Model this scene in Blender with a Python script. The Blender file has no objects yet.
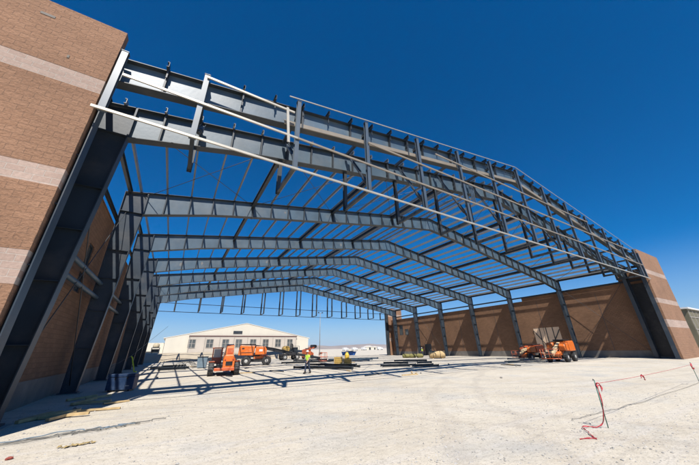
import bpy, math, random
from mathutils import Vector, Matrix
random.seed(7)
scn = bpy.context.scene
COL = scn.collection
R = math.radians

# ------------------------------------------------------------------ materials
def new_mat(name):
    m = bpy.data.materials.new(name); m.use_nodes = True
    nt = m.node_tree
    return m, nt, nt.nodes['Principled BSDF']

def node(nt, t, **kw):
    n = nt.nodes.new(t)
    for k, v in kw.items(): setattr(n, k, v)
    return n

def mat(name, col, rough=.6, metal=0., spec=.5, var=.12, scale=3., bump=.0, bscale=40., dirt=None, dirt_amt=.5, dscale=.8):
    """painted / dusty surface: slow colour variation, optional dirt patches and fine bump"""
    m, nt, b = new_mat(name)
    col = tuple(c*.8 for c in col)
    L = nt.links
    tc = node(nt, 'ShaderNodeTexCoord')
    n1 = node(nt, 'ShaderNodeTexNoise'); n1.inputs['Scale'].default_value = scale; n1.inputs['Detail'].default_value = 6
    L.new(tc.outputs['Object'], n1.inputs['Vector'])
    rp = node(nt, 'ShaderNodeValToRGB')
    rp.color_ramp.elements[0].position = .3; rp.color_ramp.elements[1].position = .7
    rp.color_ramp.elements[0].color = (*[c*(1-var) for c in col], 1)
    rp.color_ramp.elements[1].color = (*[min(1, c*(1+var)) for c in col], 1)
    L.new(n1.outputs['Fac'], rp.inputs['Fac'])
    out = rp.outputs['Color']
    if dirt:
        n2 = node(nt, 'ShaderNodeTexNoise'); n2.inputs['Scale'].default_value = dscale; n2.inputs['Detail'].default_value = 8; n2.inputs['Roughness'].default_value = .7
        L.new(tc.outputs['Object'], n2.inputs['Vector'])
        r2 = node(nt, 'ShaderNodeValToRGB'); r2.color_ramp.elements[0].position = .48; r2.color_ramp.elements[1].position = .72
        r2.color_ramp.elements[1].color = (dirt_amt,)*3 + (1,)
        L.new(n2.outputs['Fac'], r2.inputs['Fac'])
        mx = node(nt, 'ShaderNodeMix', data_type='RGBA')
        L.new(r2.outputs['Color'], mx.inputs[0]); L.new(out, mx.inputs[6]); mx.inputs[7].default_value = (*dirt, 1)
        out = mx.outputs[2]
    L.new(out, b.inputs['Base Color'])
    b.inputs['Roughness'].default_value = rough; b.inputs['Metallic'].default_value = metal; b.inputs['Specular IOR Level'].default_value = spec
    if bump:
        n3 = node(nt, 'ShaderNodeTexNoise'); n3.inputs['Scale'].default_value = bscale; n3.inputs['Detail'].default_value = 4
        L.new(tc.outputs['Object'], n3.inputs['Vector'])
        bp = node(nt, 'ShaderNodeBump'); bp.inputs['Strength'].default_value = bump; bp.inputs['Distance'].default_value = .02
        L.new(n3.outputs['Fac'], bp.inputs['Height']); L.new(bp.outputs['Normal'], b.inputs['Normal'])
    return m

def cmu_mat(name, c1, c2, mortar, rough_face=.6, axis='x', bw=.4, rh=.2, msize=.008, bdist=.035):
    """split-face block masonry, laid in world metres along x or y"""
    m, nt, b = new_mat(name); L = nt.links
    geo = node(nt, 'ShaderNodeNewGeometry')
    sp = node(nt, 'ShaderNodeSeparateXYZ'); L.new(geo.outputs['Position'], sp.inputs[0])
    cb = node(nt, 'ShaderNodeCombineXYZ')
    L.new(sp.outputs['X' if axis == 'x' else 'Y'], cb.inputs[0]); L.new(sp.outputs['Z'], cb.inputs[1])
    br = node(nt, 'ShaderNodeTexBrick'); L.new(cb.outputs[0], br.inputs['Vector'])
    br.inputs['Scale'].default_value = 1.; br.inputs['Brick Width'].default_value = bw; br.inputs['Row Height'].default_value = rh
    br.inputs['Mortar Size'].default_value = msize; br.inputs['Mortar Smooth'].default_value = .3
    br.inputs['Color1'].default_value = (*c1, 1); br.inputs['Color2'].default_value = (*c2, 1); br.inputs['Mortar'].default_value = (*mortar, 1)
    nz = node(nt, 'ShaderNodeTexNoise'); nz.inputs['Scale'].default_value = 15; nz.inputs['Detail'].default_value = 7; nz.inputs['Roughness'].default_value = .65
    L.new(geo.outputs['Position'], nz.inputs['Vector'])
    big = node(nt, 'ShaderNodeTexNoise'); big.inputs['Scale'].default_value = .35; big.inputs['Detail'].default_value = 4
    L.new(geo.outputs['Position'], big.inputs['Vector'])
    def mul(a, fac_out, lo, hi):
        mr = node(nt, 'ShaderNodeMapRange'); mr.inputs['From Min'].default_value = .3; mr.inputs['From Max'].default_value = .7
        mr.inputs['To Min'].default_value = lo; mr.inputs['To Max'].default_value = hi
        L.new(fac_out, mr.inputs['Value'])
        vm = node(nt, 'ShaderNodeVectorMath', operation='SCALE'); L.new(a, vm.inputs[0]); L.new(mr.outputs[0], vm.inputs['Scale'])
        return vm.outputs[0]
    c = mul(br.outputs['Color'], nz.outputs['Fac'], .84, 1.14)
    c = mul(c, big.outputs['Fac'], .84, 1.12)
    L.new(c, b.inputs['Base Color'])
    b.inputs['Roughness'].default_value = .95
    mth = node(nt, 'ShaderNodeMath', operation='MULTIPLY_ADD'); mth.inputs[1].default_value = -.55; L.new(br.outputs['Fac'], mth.inputs[0])
    sc = node(nt, 'ShaderNodeMath', operation='MULTIPLY'); sc.inputs[1].default_value = rough_face; L.new(nz.outputs['Fac'], sc.inputs[0])
    L.new(sc.outputs[0], mth.inputs[2])
    bp = node(nt, 'ShaderNodeBump'); bp.inputs['Strength'].default_value = 1; bp.inputs['Distance'].default_value = bdist
    L.new(mth.outputs[0], bp.inputs['Height']); L.new(bp.outputs['Normal'], b.inputs['Normal'])
    return m

M = {}
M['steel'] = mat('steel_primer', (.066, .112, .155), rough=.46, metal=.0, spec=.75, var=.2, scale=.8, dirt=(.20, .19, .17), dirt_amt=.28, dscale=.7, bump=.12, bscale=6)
M['steel_col'] = mat('shaded_column_primer', (.028, .044, .064), rough=.48, metal=.0, spec=.5, var=.2, scale=.8, dirt=(.16, .14, .12), dirt_amt=.25, dscale=.7, bump=.12, bscale=6)  # same primer darkened for the columns, their shade put into the colour
M['steel_dark'] = mat('dark_and_shaded_steel', (.028, .038, .048), rough=.5, var=.2, scale=1.2, dirt=(.16, .13, .10), dirt_amt=.25)  # dark steel parts, plus shade painted on the rafter flanges and stiffeners
M['galv'] = mat('galvanised_steel', (.50, .46, .385), rough=.42, metal=.25, var=.1, scale=2.)
M['galv_grey'] = mat('galvanised_grey', (.30, .30, .285), rough=.45, metal=.2, var=.12, scale=1.5, dirt=(.26, .21, .15), dirt_amt=.5)
M['girt_tan'] = mat('tan_primed_girt', (.27, .23, .18), rough=.5, var=.1, scale=1.5)
M['post'] = mat('post_primer', (.078, .105, .135), rough=.42, spec=.7, var=.12, scale=1.5)
M['rod'] = mat('rod_steel', (.06, .065, .07), rough=.5)
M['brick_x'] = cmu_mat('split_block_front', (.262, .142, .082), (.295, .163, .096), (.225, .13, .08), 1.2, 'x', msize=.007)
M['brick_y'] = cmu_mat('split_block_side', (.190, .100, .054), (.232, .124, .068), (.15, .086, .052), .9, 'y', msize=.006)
M['stripe'] = cmu_mat('smooth_block_band', (.35, .25, .20), (.40, .295, .24), (.41, .34, .285), .15, 'x', msize=.012, bdist=.012)
M['stripe_y'] = cmu_mat('smooth_block_band_side', (.40, .29, .23), (.46, .34, .27), (.5, .43, .38), .15, 'y', msize=.012, bdist=.012)
M['concrete'] = mat('concrete', (.33, .31, .28), rough=.9, var=.12, scale=1.2, bump=.3, dirt=(.22, .19, .15), dirt_amt=.5)
M['conc_dark'] = mat('stained_concrete', (.20, .18, .16), rough=.9, var=.2, scale=1.2, bump=.3, dirt=(.30, .26, .2), dirt_amt=.4)
M['tan_conc'] = mat('tan_concrete', (.44, .375, .285), rough=.95, var=.12, scale=.5, bump=.4, bscale=3, dirt=(.38, .30, .21), dirt_amt=.6, dscale=.15)
M['orange'] = mat('orange_paint', (.78, .17, .02), rough=.35, var=.08, dirt=(.5, .33, .2), dirt_amt=.35, dscale=2)
M['orange_dark'] = mat('orange_red_paint', (.62, .12, .035), rough=.4, var=.1, dirt=(.45, .3, .2), dirt_amt=.4, dscale=2)
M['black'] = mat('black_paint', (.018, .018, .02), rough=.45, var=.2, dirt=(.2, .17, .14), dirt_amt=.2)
M['rubber'] = mat('dusty_rubber', (.045, .045, .048), rough=.85, var=.3, dirt=(.28, .26, .23), dirt_amt=.6, dscale=3)
M['rubber_new'] = mat('black_rubber', (.022, .022, .024), rough=.8, var=.3, dirt=(.2, .18, .15), dirt_amt=.25, dscale=3)
M['rim'] = mat('rim_grey', (.5, .5, .48), rough=.5, dirt=(.4, .3, .2), dirt_amt=.5)
M['white'] = mat('white_paint', (.78, .77, .74), rough=.6, var=.05, dirt=(.55, .5, .42), dirt_amt=.3)
M['cream'] = mat('cream_boom', (.66, .52, .31), rough=.5, var=.08, dirt=(.4, .3, .2), dirt_amt=.4, dscale=2)
M['cream_wall'] = mat('cream_cladding', (.72, .66, .54), rough=.8, var=.05, scale=.3, dirt=(.6, .52, .4), dirt_amt=.35, dscale=.2)
M['tan_wall'] = mat('tan_siding', (.58, .51, .43), rough=.85, var=.06, scale=.4)
M['maroon'] = mat('maroon_trim', (.13, .05, .045), rough=.7)
M['roof_w'] = mat('pale_roof', (.74, .70, .62), rough=.6, var=.04)
M['glass'] = mat('window_glass', (.11, .12, .12), rough=.12, var=.3, scale=.6)
M['glass_pale'] = mat('cab_glass', (.55, .55, .50), rough=.15, var=.1)
M['frame_w'] = mat('window_frame', (.42, .38, .33), rough=.6)
M['blue'] = mat('blue_paint', (.008, .035, .10), rough=.55, var=.15, dirt=(.1, .12, .15), dirt_amt=.4, dscale=3)
M['blue_bright'] = mat('bright_blue_paint', (.02, .12, .42), rough=.5, var=.1)  # the skip's own bright blue
M['slate'] = mat('slate_blue', (.16, .22, .27), rough=.6, var=.15)
M['yellow'] = mat('yellow_plastic', (.80, .52, .06), rough=.5, var=.08)
M['wood'] = mat('lumber', (.56, .40, .20), rough=.85, var=.2, scale=5)
M['ply'] = mat('plywood', (.88, .63, .43), rough=.85, var=.1, scale=1.2)
M['ochre'] = mat('ochre_crate', (.52, .33, .08), rough=.8, var=.2)
M['ochre_dull'] = mat('dull_sacking', (.42, .31, .14), rough=.95, var=.3, scale=9)
M['khaki_tank'] = mat('beige_tank', (.50, .42, .28), rough=.7, var=.15)
M['chalk'] = mat('chalk_smear', (.22, .22, .22), rough=.95, var=.2, scale=3)
M['red_faded'] = mat('faded_red_cloth', (.30, .07, .05), rough=.95, var=.35, scale=14)
M['lime'] = mat('lime_webbing', (.62, .78, .06), rough=.7)
M['red'] = mat('red_flagging_tape', (.50, .04, .055), rough=.5, var=.25, scale=14)
M['green_rebar'] = mat('green_coated_bar', (.03, .16, .12), rough=.5)
M['wire'] = mat('grey_wire', (.16, .15, .13), rough=.7)
M['khaki'] = mat('khaki_fabric', (.17, .155, .10), rough=.9, var=.18, scale=.5)
M['skin'] = mat('skin', (.45, .26, .18), rough=.6, var=.05)
M['vest'] = mat('hi_vis_vest', (.55, .85, .08), rough=.7, var=.06)
M['denim'] = mat('dark_denim', (.035, .05, .09), rough=.9, var=.2)
M['boot'] = mat('boots', (.04, .03, .025), rough=.8)
M['olive'] = mat('olive_sacking', (.22, .20, .07), rough=.95, var=.3, scale=3)
M['stone'] = mat('pale_stone', (.42, .40, .37), rough=.95, var=.45, scale=7)

# ground: pale compacted caliche with gravel, wheel marks and grey patches
def ground_mat():
    m, nt, b = new_mat('pale_gravel'); L = nt.links
    geo = node(nt, 'ShaderNodeNewGeometry'); P = geo.outputs['Position']
    def noise(sc, det=6, rg=.6, vec=P):
        n = node(nt, 'ShaderNodeTexNoise'); n.inputs['Scale'].default_value = sc; n.inputs['Detail'].default_value = det; n.inputs['Roughness'].default_value = rg
        L.new(vec, n.inputs['Vector']); return n.outputs['Fac']
    def ramp(f, stops):
        r = node(nt, 'ShaderNodeValToRGB'); e = r.color_ramp.elements
        e[0].position, e[0].color = stops[0][0], (*stops[0][1], 1); e[1].position, e[1].color = stops[-1][0], (*stops[-1][1], 1)
        for p, c in stops[1:-1]:
            q = e.new(p); q.color = (*c, 1)
        L.new(f, r.inputs['Fac']); return r.outputs['Color']
    def mix(f, a, c, mode='MIX'):
        x = node(nt, 'ShaderNodeMix', data_type='RGBA', blend_type=mode)
        if isinstance(f, float): x.inputs[0].default_value = f
        else: L.new(f, x.inputs[0])
        for s, v in ((6, a), (7, c)):
            if isinstance(v, tuple): x.inputs[s].default_value = (*v, 1)
            else: L.new(v, x.inputs[s])
        return x.outputs[2]
    base = ramp(noise(.22, 8), [(.30, (.455, .402, .322)), (.5, (.510, .458, .374)), (.7, (.545, .495, .410))])
    mask = ramp(noise(.35, 5, .55), [(.50, (0, 0, 0)), (.68, (.55,)*3)])
    base = mix(mask, base, (.36, .362, .352))                       # bluish grey gravel patches
    # wheel marks: noise stretched along a heading
    mp = node(nt, 'ShaderNodeMapping'); mp.inputs['Rotation'].default_value = (0, 0, R(-32)); mp.inputs['Scale'].default_value = (.10, 1.9, 1)
    L.new(P, mp.inputs['Vector'])
    tr = ramp(noise(1.2, 5, .6, mp.outputs[0]), [(.52, (0, 0, 0)), (.66, (.5,)*3)])
    base = mix(tr, base, (.50, .465, .42))
    tr2 = ramp(noise(2.1, 4, .6, mp.outputs[0]), [(.30, (.55,)*3), (.42, (0, 0, 0))])
    base = mix(tr2, base, (.36, .325, .28))
    # curving wheel tracks worn into the fines
    for (cx, cy, rad) in ((-14, -6, 24.5), (-14, -6, 26.4), (38, -20, 39.0), (38, -20, 40.9), (4, 60, 45.6), (4, 60, 47.4), (30, 30, 24.0), (30, 30, 25.9)):
        vs = node(nt, 'ShaderNodeVectorMath', operation='DISTANCE'); L.new(P, vs.inputs[0]); vs.inputs[1].default_value = (cx, cy, 0)
        wob = node(nt, 'ShaderNodeMath', operation='MULTIPLY_ADD'); L.new(noise(.25, 2), wob.inputs[0]); wob.inputs[1].default_value = 1.6; wob.inputs[2].default_value = -rad-.8
        a1 = node(nt, 'ShaderNodeMath', operation='ADD'); L.new(vs.outputs['Value'], a1.inputs[0]); L.new(wob.outputs[0], a1.inputs[1])
        ab = node(nt, 'ShaderNodeMath', operation='ABSOLUTE'); L.new(a1.outputs[0], ab.inputs[0])
        mr = node(nt, 'ShaderNodeMapRange'); mr.inputs['From Min'].default_value = .12; mr.inputs['From Max'].default_value = .28; mr.inputs['To Min'].default_value = .5; mr.inputs['To Max'].default_value = 0
        L.new(ab.outputs[0], mr.inputs['Value'])
        mm = node(nt, 'ShaderNodeMath', operation='MULTIPLY'); L.new(mr.outputs[0], mm.inputs[0]); L.new(noise(2.3, 5, .7), mm.inputs[1])
        base = mix(mm.outputs[0], base, (.345, .305, .26))
    sp = ramp(noise(16, 5, .75), [(.32, (.5,)*3), (.44, (1, 1, 1)), (.60, (1, 1, 1)), (.72, (1.14,)*3)])
    base = mix(1., base, sp, 'MULTIPLY')
    vo = node(nt, 'ShaderNodeTexVoronoi'); vo.inputs['Scale'].default_value = 13; L.new(P, vo.inputs['Vector'])
    vr = ramp(vo.outputs['Distance'], [(.10, (.55, .54, .53)), (.2, (1, 1, 1))])
    gate = ramp(noise(1.1, 4), [(.48, (0, 0, 0)), (.62, (1, 1, 1))])
    base = mix(gate, base, mix(1., base, vr, 'MULTIPLY'))
    md_ = ramp(noise(3.4, 7, .72), [(.30, (.86, .85, .83)), (.48, (1, 1, 1)), (.72, (1.07, 1.07, 1.07))])
    base = mix(1., base, md_, 'MULTIPLY')
    pt = ramp(noise(38, 3, .6), [(.30, (.62, .61, .60)), (.42, (1, 1, 1))])
    base = mix(1., base, pt, 'MULTIPLY')
    L.new(base, b.inputs['Base Color']); b.inputs['Roughness'].default_value = 1.
    b.inputs['Specular IOR Level'].default_value = .1
    ad = node(nt, 'ShaderNodeMath', operation='ADD'); L.new(noise(7, 8, .7), ad.inputs[0])
    m2 = node(nt, 'ShaderNodeMath', operation='MULTIPLY'); m2.inputs[1].default_value = 2.5; L.new(noise(.9, 5), m2.inputs[0]); L.new(m2.outputs[0], ad.inputs[1])
    bp = node(nt, 'ShaderNodeBump'); bp.inputs['Strength'].default_value = .75; bp.inputs['Distance'].default_value = .035
    L.new(ad.outputs[0], bp.inputs['Height']); L.new(bp.outputs['Normal'], b.inputs['Normal'])
    return m
M['ground'] = ground_mat()
M['hill'] = mat('desert_hill', (.30, .23, .18), rough=1., var=.2, scale=.003)

# ------------------------------------------------------------------ mesh builder
class MB:
    def __init__(s): s.v = []; s.f = []; s.sm = []
    def add(s, vs, fs, smooth=False):
        o = len(s.v); s.v += [tuple(v) for v in vs]
        for f in fs: s.f.append([i+o for i in f]); s.sm.append(smooth)
        return s
    def box(s, c, d, rot=None):
        x, y, z = d[0]/2, d[1]/2, d[2]/2
        vs = [Vector((a*x, b_*y, e*z)) for e in (-1, 1) for b_ in (-1, 1) for a in (-1, 1)]
        if rot is not None: vs = [rot @ v for v in vs]
        c = Vector(c)
        return s.add([v+c for v in vs], [(0,2,3,1),(4,5,7,6),(0,1,5,4),(2,6,7,3),(0,4,6,2),(1,3,7,5)])
    def beam(s, p0, p1, w, h, up=(0,0,1)):
        """rectangular bar from p0 to p1; h is measured along up"""
        p0, p1 = Vector(p0), Vector(p1); d = (p1-p0).normalized(); u = Vector(up)
        sd = d.cross(u)
        if sd.length < 1e-4: sd = d.cross(Vector((0,1,0)))
        sd.normalize(); u = sd.cross(d).normalized()
        vs = [p + sd*(a*w/2) + u*(b_*h/2) for p in (p0, p1) for a, b_ in ((-1,-1),(1,-1),(1,1),(-1,1))]
        return s.add(vs, [(0,1,2,3),(7,6,5,4),(0,4,5,1),(1,5,6,2),(2,6,7,3),(3,7,4,0)])
    def chan(s, p0, p1, w, h, up=(0,0,1), t=.02, side=1):
        """C / Z-like channel: web plus two flanges"""
        p0, p1 = Vector(p0), Vector(p1); d = (p1-p0).normalized(); u = Vector(up)
        sd = d.cross(u)
        if sd.length < 1e-4: sd = d.cross(Vector((0,1,0)))
        sd.normalize(); u = sd.cross(d).normalized()
        s.beam(p0, p1, t, h, u)
        o = sd*(w/2*side)
        s.beam(p0+u*(h/2)+o, p1+u*(h/2)+o, w, t, u); s.beam(p0-u*(h/2)-o*1.0*0+o, p1-u*(h/2)+o, w, t, u)
        return s
    def ibeam(s, p0, p1, w, h, up=(0,0,1), t=.02):
        p0, p1 = Vector(p0), Vector(p1); d = (p1-p0).normalized(); u = Vector(up)
        sd = d.cross(u)
        if sd.length < 1e-4: sd = d.cross(Vector((0,1,0)))
        sd.normalize(); u = sd.cross(d).normalized()
        s.beam(p0, p1, t, h-2*t-.004, u)
        s.beam(p0+u*(h/2-t/2), p1+u*(h/2-t/2), w, t, u); s.beam(p0-u*(h/2-t/2), p1-u*(h/2-t/2), w, t, u)
        return s
    def prism(s, poly, y0, y1, axis='y'):
        """polygon in (x,z) pushed from y0 to y1 (axis y) or (y,z) along x (axis x)"""
        n = len(poly)
        if axis == 'y': vs = [(x, y0, z) for x, z in poly] + [(x, y1, z) for x, z in poly]
        elif axis == 'x': vs = [(y0, x, z) for x, z in poly] + [(y1, x, z) for x, z in poly]
        else: vs = [(x, z, y0) for x, z in poly] + [(x, z, y1) for x, z in poly]
        fs = [tuple(range(n)), tuple(range(2*n-1, n-1, -1))] + [(i, i+n, (i+1) % n + n, (i+1) % n) for i in range(n)]
        return s.add(vs, fs)
    def tube(s, pts, r, n=8, close=True, smooth=True):
        pts = [Vector(p) for p in pts]; rings = []
        rr = r if isinstance(r, (list, tuple)) else [r]*len(pts)
        prev = None
        for i, p in enumerate(pts):
            d = (pts[min(i+1, len(pts)-1)] - pts[max(i-1, 0)]).normalized()
            a = prev if prev is not None else (Vector((0,0,1)) if abs(d.z) < .9 else Vector((1,0,0)))
            sd = d.cross(a)
            if sd.length < 1e-3: sd = d.cross(Vector((0,1,0)))
            sd.normalize(); u = sd.cross(d).normalized(); prev = u
            rings.append([p + (sd*math.cos(2*math.pi*k/n) + u*math.sin(2*math.pi*k/n))*rr[i] for k in range(n)])
        o = len(s.v)
        for q in rings: s.v += [tuple(v) for v in q]
        for i in range(len(rings)-1):
            for k in range(n):
                s.f.append([o+i*n+k, o+i*n+(k+1) % n, o+(i+1)*n+(k+1) % n, o+(i+1)*n+k]); s.sm.append(smooth)
        if close:
            s.f.append([o+k for k in range(n)][::-1]); s.sm.append(False)
            s.f.append([o+(len(rings)-1)*n+k for k in range(n)]); s.sm.append(False)
        return s
    def lathe(s, prof, c, axis, n=24):
        """profile (radius, offset along axis)"""
        c = Vector(c); ax = Vector(axis).normalized()
        a = ax.orthogonal().normalized(); b_ = ax.cross(a)
        o = len(s.v); m = len(prof)
        for r_, h in prof:
            for k in range(n):
                t = 2*math.pi*k/n
                s.v.append(tuple(c + ax*h + (a*math.cos(t)+b_*math.sin(t))*r_))
        for i in range(m-1):
            for k in range(n):
                s.f.append([o+i*n+k, o+i*n+(k+1) % n, o+(i+1)*n+(k+1) % n, o+(i+1)*n+k]); s.sm.append(True)
        s.f.append([o+k for k in range(n)][::-1]); s.sm.append(False)
        s.f.append([o+(m-1)*n+k for k in range(n)]); s.sm.append(False)
        return s
    def build(s, name, material, parent=None, bevel=0., org=None):
        me = bpy.data.meshes.new(name)
        vs = s.v
        if org is not None: vs = [(x-org[0], y-org[1], z-org[2]) for x, y, z in vs]
        me.from_pydata(vs, [], s.f); me.polygons.foreach_set('use_smooth', s.sm); me.update()
        me.materials.append(material)
        o = bpy.data.objects.new(name, me); COL.objects.link(o)
        if org is not None: o.location = org
        if parent is not None: o.parent = parent
        if bevel:
            md = o.modifiers.new('bevel', 'BEVEL'); md.width = bevel; md.segments = 2; md.limit_method = 'ANGLE'
        return o

def tag(o, label=None, cat=None, group=None, kind=None):
    if label: o['label'] = label
    if cat: o['category'] = cat
    if group: o['group'] = group
    if kind: o['kind'] = kind
    return o
def thing(name, label, cat, loc=(0,0,0), rz=0, group=None):
    o = bpy.data.objects.new(name, None); COL.objects.link(o)
    o.location = loc; o.rotation_euler = (0, 0, rz); o.empty_display_size = .3
    return tag(o, label, cat, group)
def copy_tree(o, parent=None):
    c = o.copy(); COL.objects.link(c)
    if parent is not None: c.parent = parent
    for ch in list(o.children): copy_tree(ch, c)
    return c
def part(name, mb, m, parent, bevel=0.):
    return mb.build(name, m, parent, bevel)

# ------------------------------------------------------------------ camera
F_ = Vector((0.47781968511883, 0.7886100549420112, 0.38701747991182567))
R_ = Vector((0.8591701140498227, -0.5113444739729476, -0.018802767374624694))
U_ = Vector((-0.18307119827148363, -0.341498184741424, 0.9218806463863722))
cam = bpy.data.cameras.new('camera'); co = bpy.data.objects.new('camera', cam); COL.objects.link(co)
mw = Matrix((( R_.x, U_.x, -F_.x, 0), (R_.y, U_.y, -F_.y, 0), (R_.z, U_.z, -F_.z, 1.91), (0, 0, 0, 1)))
co.matrix_world = mw
cam.sensor_width = 36; cam.lens = 276.552/699*36; cam.clip_start = .1; cam.clip_end = 30000
scn.camera = co

# ------------------------------------------------------------------ light
SUN = Vector((-.25, -.68, 1)).normalized()
sl = bpy.data.lights.new('sun', 'SUN'); sl.energy = 5.0; sl.angle = R(.5); sl.color = (1, .955, .88)
so = bpy.data.objects.new('sun', sl); COL.objects.link(so)
so.rotation_euler = SUN.to_track_quat('Z', 'Y').to_euler()
w = bpy.data.worlds.new('World'); scn.world = w; w.use_nodes = True
nt = w.node_tree; bg = nt.nodes['Background']
sky = nt.nodes.new('ShaderNodeTexSky'); sky.sky_type = 'NISHITA'; sky.sun_disc = False
sky.sun_elevation = math.asin(SUN.z); sky.sun_rotation = math.atan2(SUN.x, SUN.y)
sky.altitude = 1500; sky.air_density = 1.0; sky.dust_density = 1.0; sky.ozone_density = 4.0
hs = nt.nodes.new('ShaderNodeHueSaturation'); hs.inputs['Saturation'].default_value = 1.9
nt.links.new(sky.outputs[0], hs.inputs['Color']); tn = nt.nodes.new('ShaderNodeVectorMath'); tn.operation = 'MULTIPLY'; tn.inputs[1].default_value = (.95, 1.20, 1.28); nt.links.new(hs.outputs[0], tn.inputs[0]); tcw = nt.nodes.new('ShaderNodeTexCoord'); sxyz = nt.nodes.new('ShaderNodeSeparateXYZ'); nt.links.new(tcw.outputs['Generated'], sxyz.inputs[0])
hz_ = nt.nodes.new('ShaderNodeMapRange'); hz_.interpolation_type = 'SMOOTHSTEP'; hz_.inputs['From Min'].default_value = -.02; hz_.inputs['From Max'].default_value = .26; hz_.inputs['To Min'].default_value = .85; hz_.inputs['To Max'].default_value = 0
nt.links.new(sxyz.outputs['Z'], hz_.inputs['Value'])
pale = nt.nodes.new('ShaderNodeMix'); pale.data_type = 'RGBA'; pale.inputs[7].default_value = (4.1, 5.5, 7.8, 1)    # pale dusty band low in the sky
nt.links.new(hz_.outputs[0], pale.inputs[0]); nt.links.new(tn.outputs[0], pale.inputs[6]); nt.links.new(pale.outputs[2], bg.inputs[0]); bg.inputs[1].default_value = .068
vs_ = scn.view_settings; vs_.view_transform = 'Standard'; vs_.look = 'None'; vs_.gamma = 1; vs_.use_curve_mapping = False; vs_.exposure = .53
scn.cycles.max_bounces = 6

# ------------------------------------------------------------------ terrain
def hash2(i, j): 
    v = math.sin(i*127.1+j*311.7)*43758.5453; return v-math.floor(v)
def vn(x, y):
    i, j = math.floor(x), math.floor(y); fx, fy = x-i, y-j
    fx = fx*fx*(3-2*fx); fy = fy*fy*(3-2*fy)
    return (hash2(i,j)*(1-fx)+hash2(i+1,j)*fx)*(1-fy)+(hash2(i,j+1)*(1-fx)+hash2(i+1,j+1)*fx)*fy
def gz(x, y):
    z = (vn(x*.25, y*.25)-.5)*.05 + (vn(x*1.1+9, y*1.1)-.5)*.03
    if y < 13 and x < 12: z += (vn(x*4, y*4)-.5)*.018
    # dirt heap behind the wing wall on the right
    z += 1.5*math.exp(-((x-66)/5.5)**2 - ((y-14.5)/3.2)**2)
    return z
def axis_vals(lo, hi, fine_lo, fine_hi, fs, grow=1.25):
    v = []; x = fine_lo
    while x <= fine_hi: v.append(x); x += fs
    st = fs; x = v[-1]
    while x < hi: st *= grow; x += st; v.append(x)
    st = fs; x = v[0]
    while x > lo: st *= grow; x -= st; v.insert(0, x)
    return v
xs = axis_vals(-9000, 9000, -8, 26, .3); ys = axis_vals(-6000, 12000, -1, 26, .3)
g = MB(); nx = len(xs)
g.v = [(x, y, gz(x, y)) for y in ys for x in xs]
g.f = [(j*nx+i, j*nx+i+1, (j+1)*nx+i+1, (j+1)*nx+i) for j in range(len(ys)-1) for i in range(nx-1)]
g.sm = [True]*len(g.f)
tag(g.build('ground', M['ground']), kind='structure')

# loose stones
st = MB()
for k in range(11000):
    d = 2.2 + 16*random.random()**1.6; a = R(random.uniform(-32, 88))
    x, y = d*math.sin(a), d*math.cos(a)
    if vn(x*.5+3, y*.5)*(1.25 if x > 3 else .75) < random.random()*.85: continue
    r = random.uniform(.007, .023)*(1.6 if random.random() < .05 else 1)
    z = gz(x, y); 
    vs = [(x+r*random.uniform(.7,1.4)*math.cos(t), y+r*random.uniform(.7,1.4)*math.sin(t), z+r*.1) for t in (0,1.26,2.5,3.77,5.0)]
    top = [(x+.5*r*math.cos(t+.4), y+.5*r*math.sin(t+.4), z+r*random.uniform(.5,.9)) for t in (0,2.1,4.2)]
    st.add(vs+top, [(0,1,5),(1,2,6,5),(2,3,6),(3,4,7,6),(4,0,5,7),(5,6,7)])
tag(st.build('gravel', M['stone']), 'scattered pale pebbles on the bare graded ground', 'gravel', kind='stuff')

# far hills
def ridge(name, x0, x1, y0, depth, h, seed, n=90):
    m = MB(); rows = 5; random.seed(seed)
    for r_ in range(rows):
        t = r_/(rows-1); prof = math.sin(math.pi*t)
        for i in range(n+1):
            u = i/n; x = x0+(x1-x0)*u
            hh = h*(.35+.65*vn(u*9+seed, seed*.7)+.25*vn(u*31, seed))*min(1, 6*u, 6*(1-u))
            m.v.append((x, y0+depth*t+200*vn(u*20, t*4), -5+hh*prof*(.8+.4*vn(u*50, t*7))))
    for r_ in range(rows-1):
        for i in range(n): a = r_*(n+1)+i; m.f.append((a, a+1, a+n+2, a+n+1)); m.sm.append(True)
    return tag(m.build(name, M['hill']), kind='structure')
ridge('hills', -3000, 9000, 6200, 1500, 105, 3)
ridge('hills', -6000, 3500, 8200, 1500, 150, 5)

# ------------------------------------------------------------------ brick walls
XC = 24.69
XL, XRT = -3.8, 51.75            # inner edges of the wing walls
def wing(xa, xb, y0, y1, label, top=13.65, name='brick_wing_wall'):
    t = thing(name, label, 'brick wall', ((xa+xb)/2, (y0+y1)/2, 0))
    inv = Vector(t.location)
    bands = [(3.62, 4.55), (6.55, 7.18), (10.37, 11.0)]
    z = -.4
    def P(nm, a, b_, m, proud=0.):
        q = MB().box(((xa+xb)/2-inv.x, (y0+y1)/2-inv.y, (a+b_)/2), (xb-xa-2*0+proud*2, (y1-y0)+proud*2, b_-a))
        return q.build(nm, m, t)
    for a, b_ in bands:
        P('block_wall', z, a, M['brick_x']); P('pale_band', a, b_, M['stripe'], -.006); z = b_
    P('block_wall', z, top, M['brick_x'])
    P('coping', top, top+.05, M['brick_x'], .003)
    return t
wl = wing(-16.5, XL, 10.55, 10.87, 'tall brown split block wall with three pale bands, near left corner of the photo')
wr = wing(XRT, 60.6, 10.55, 10.87, 'tall brown split block wall with pale bands at the right end of the steel frame')
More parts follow.
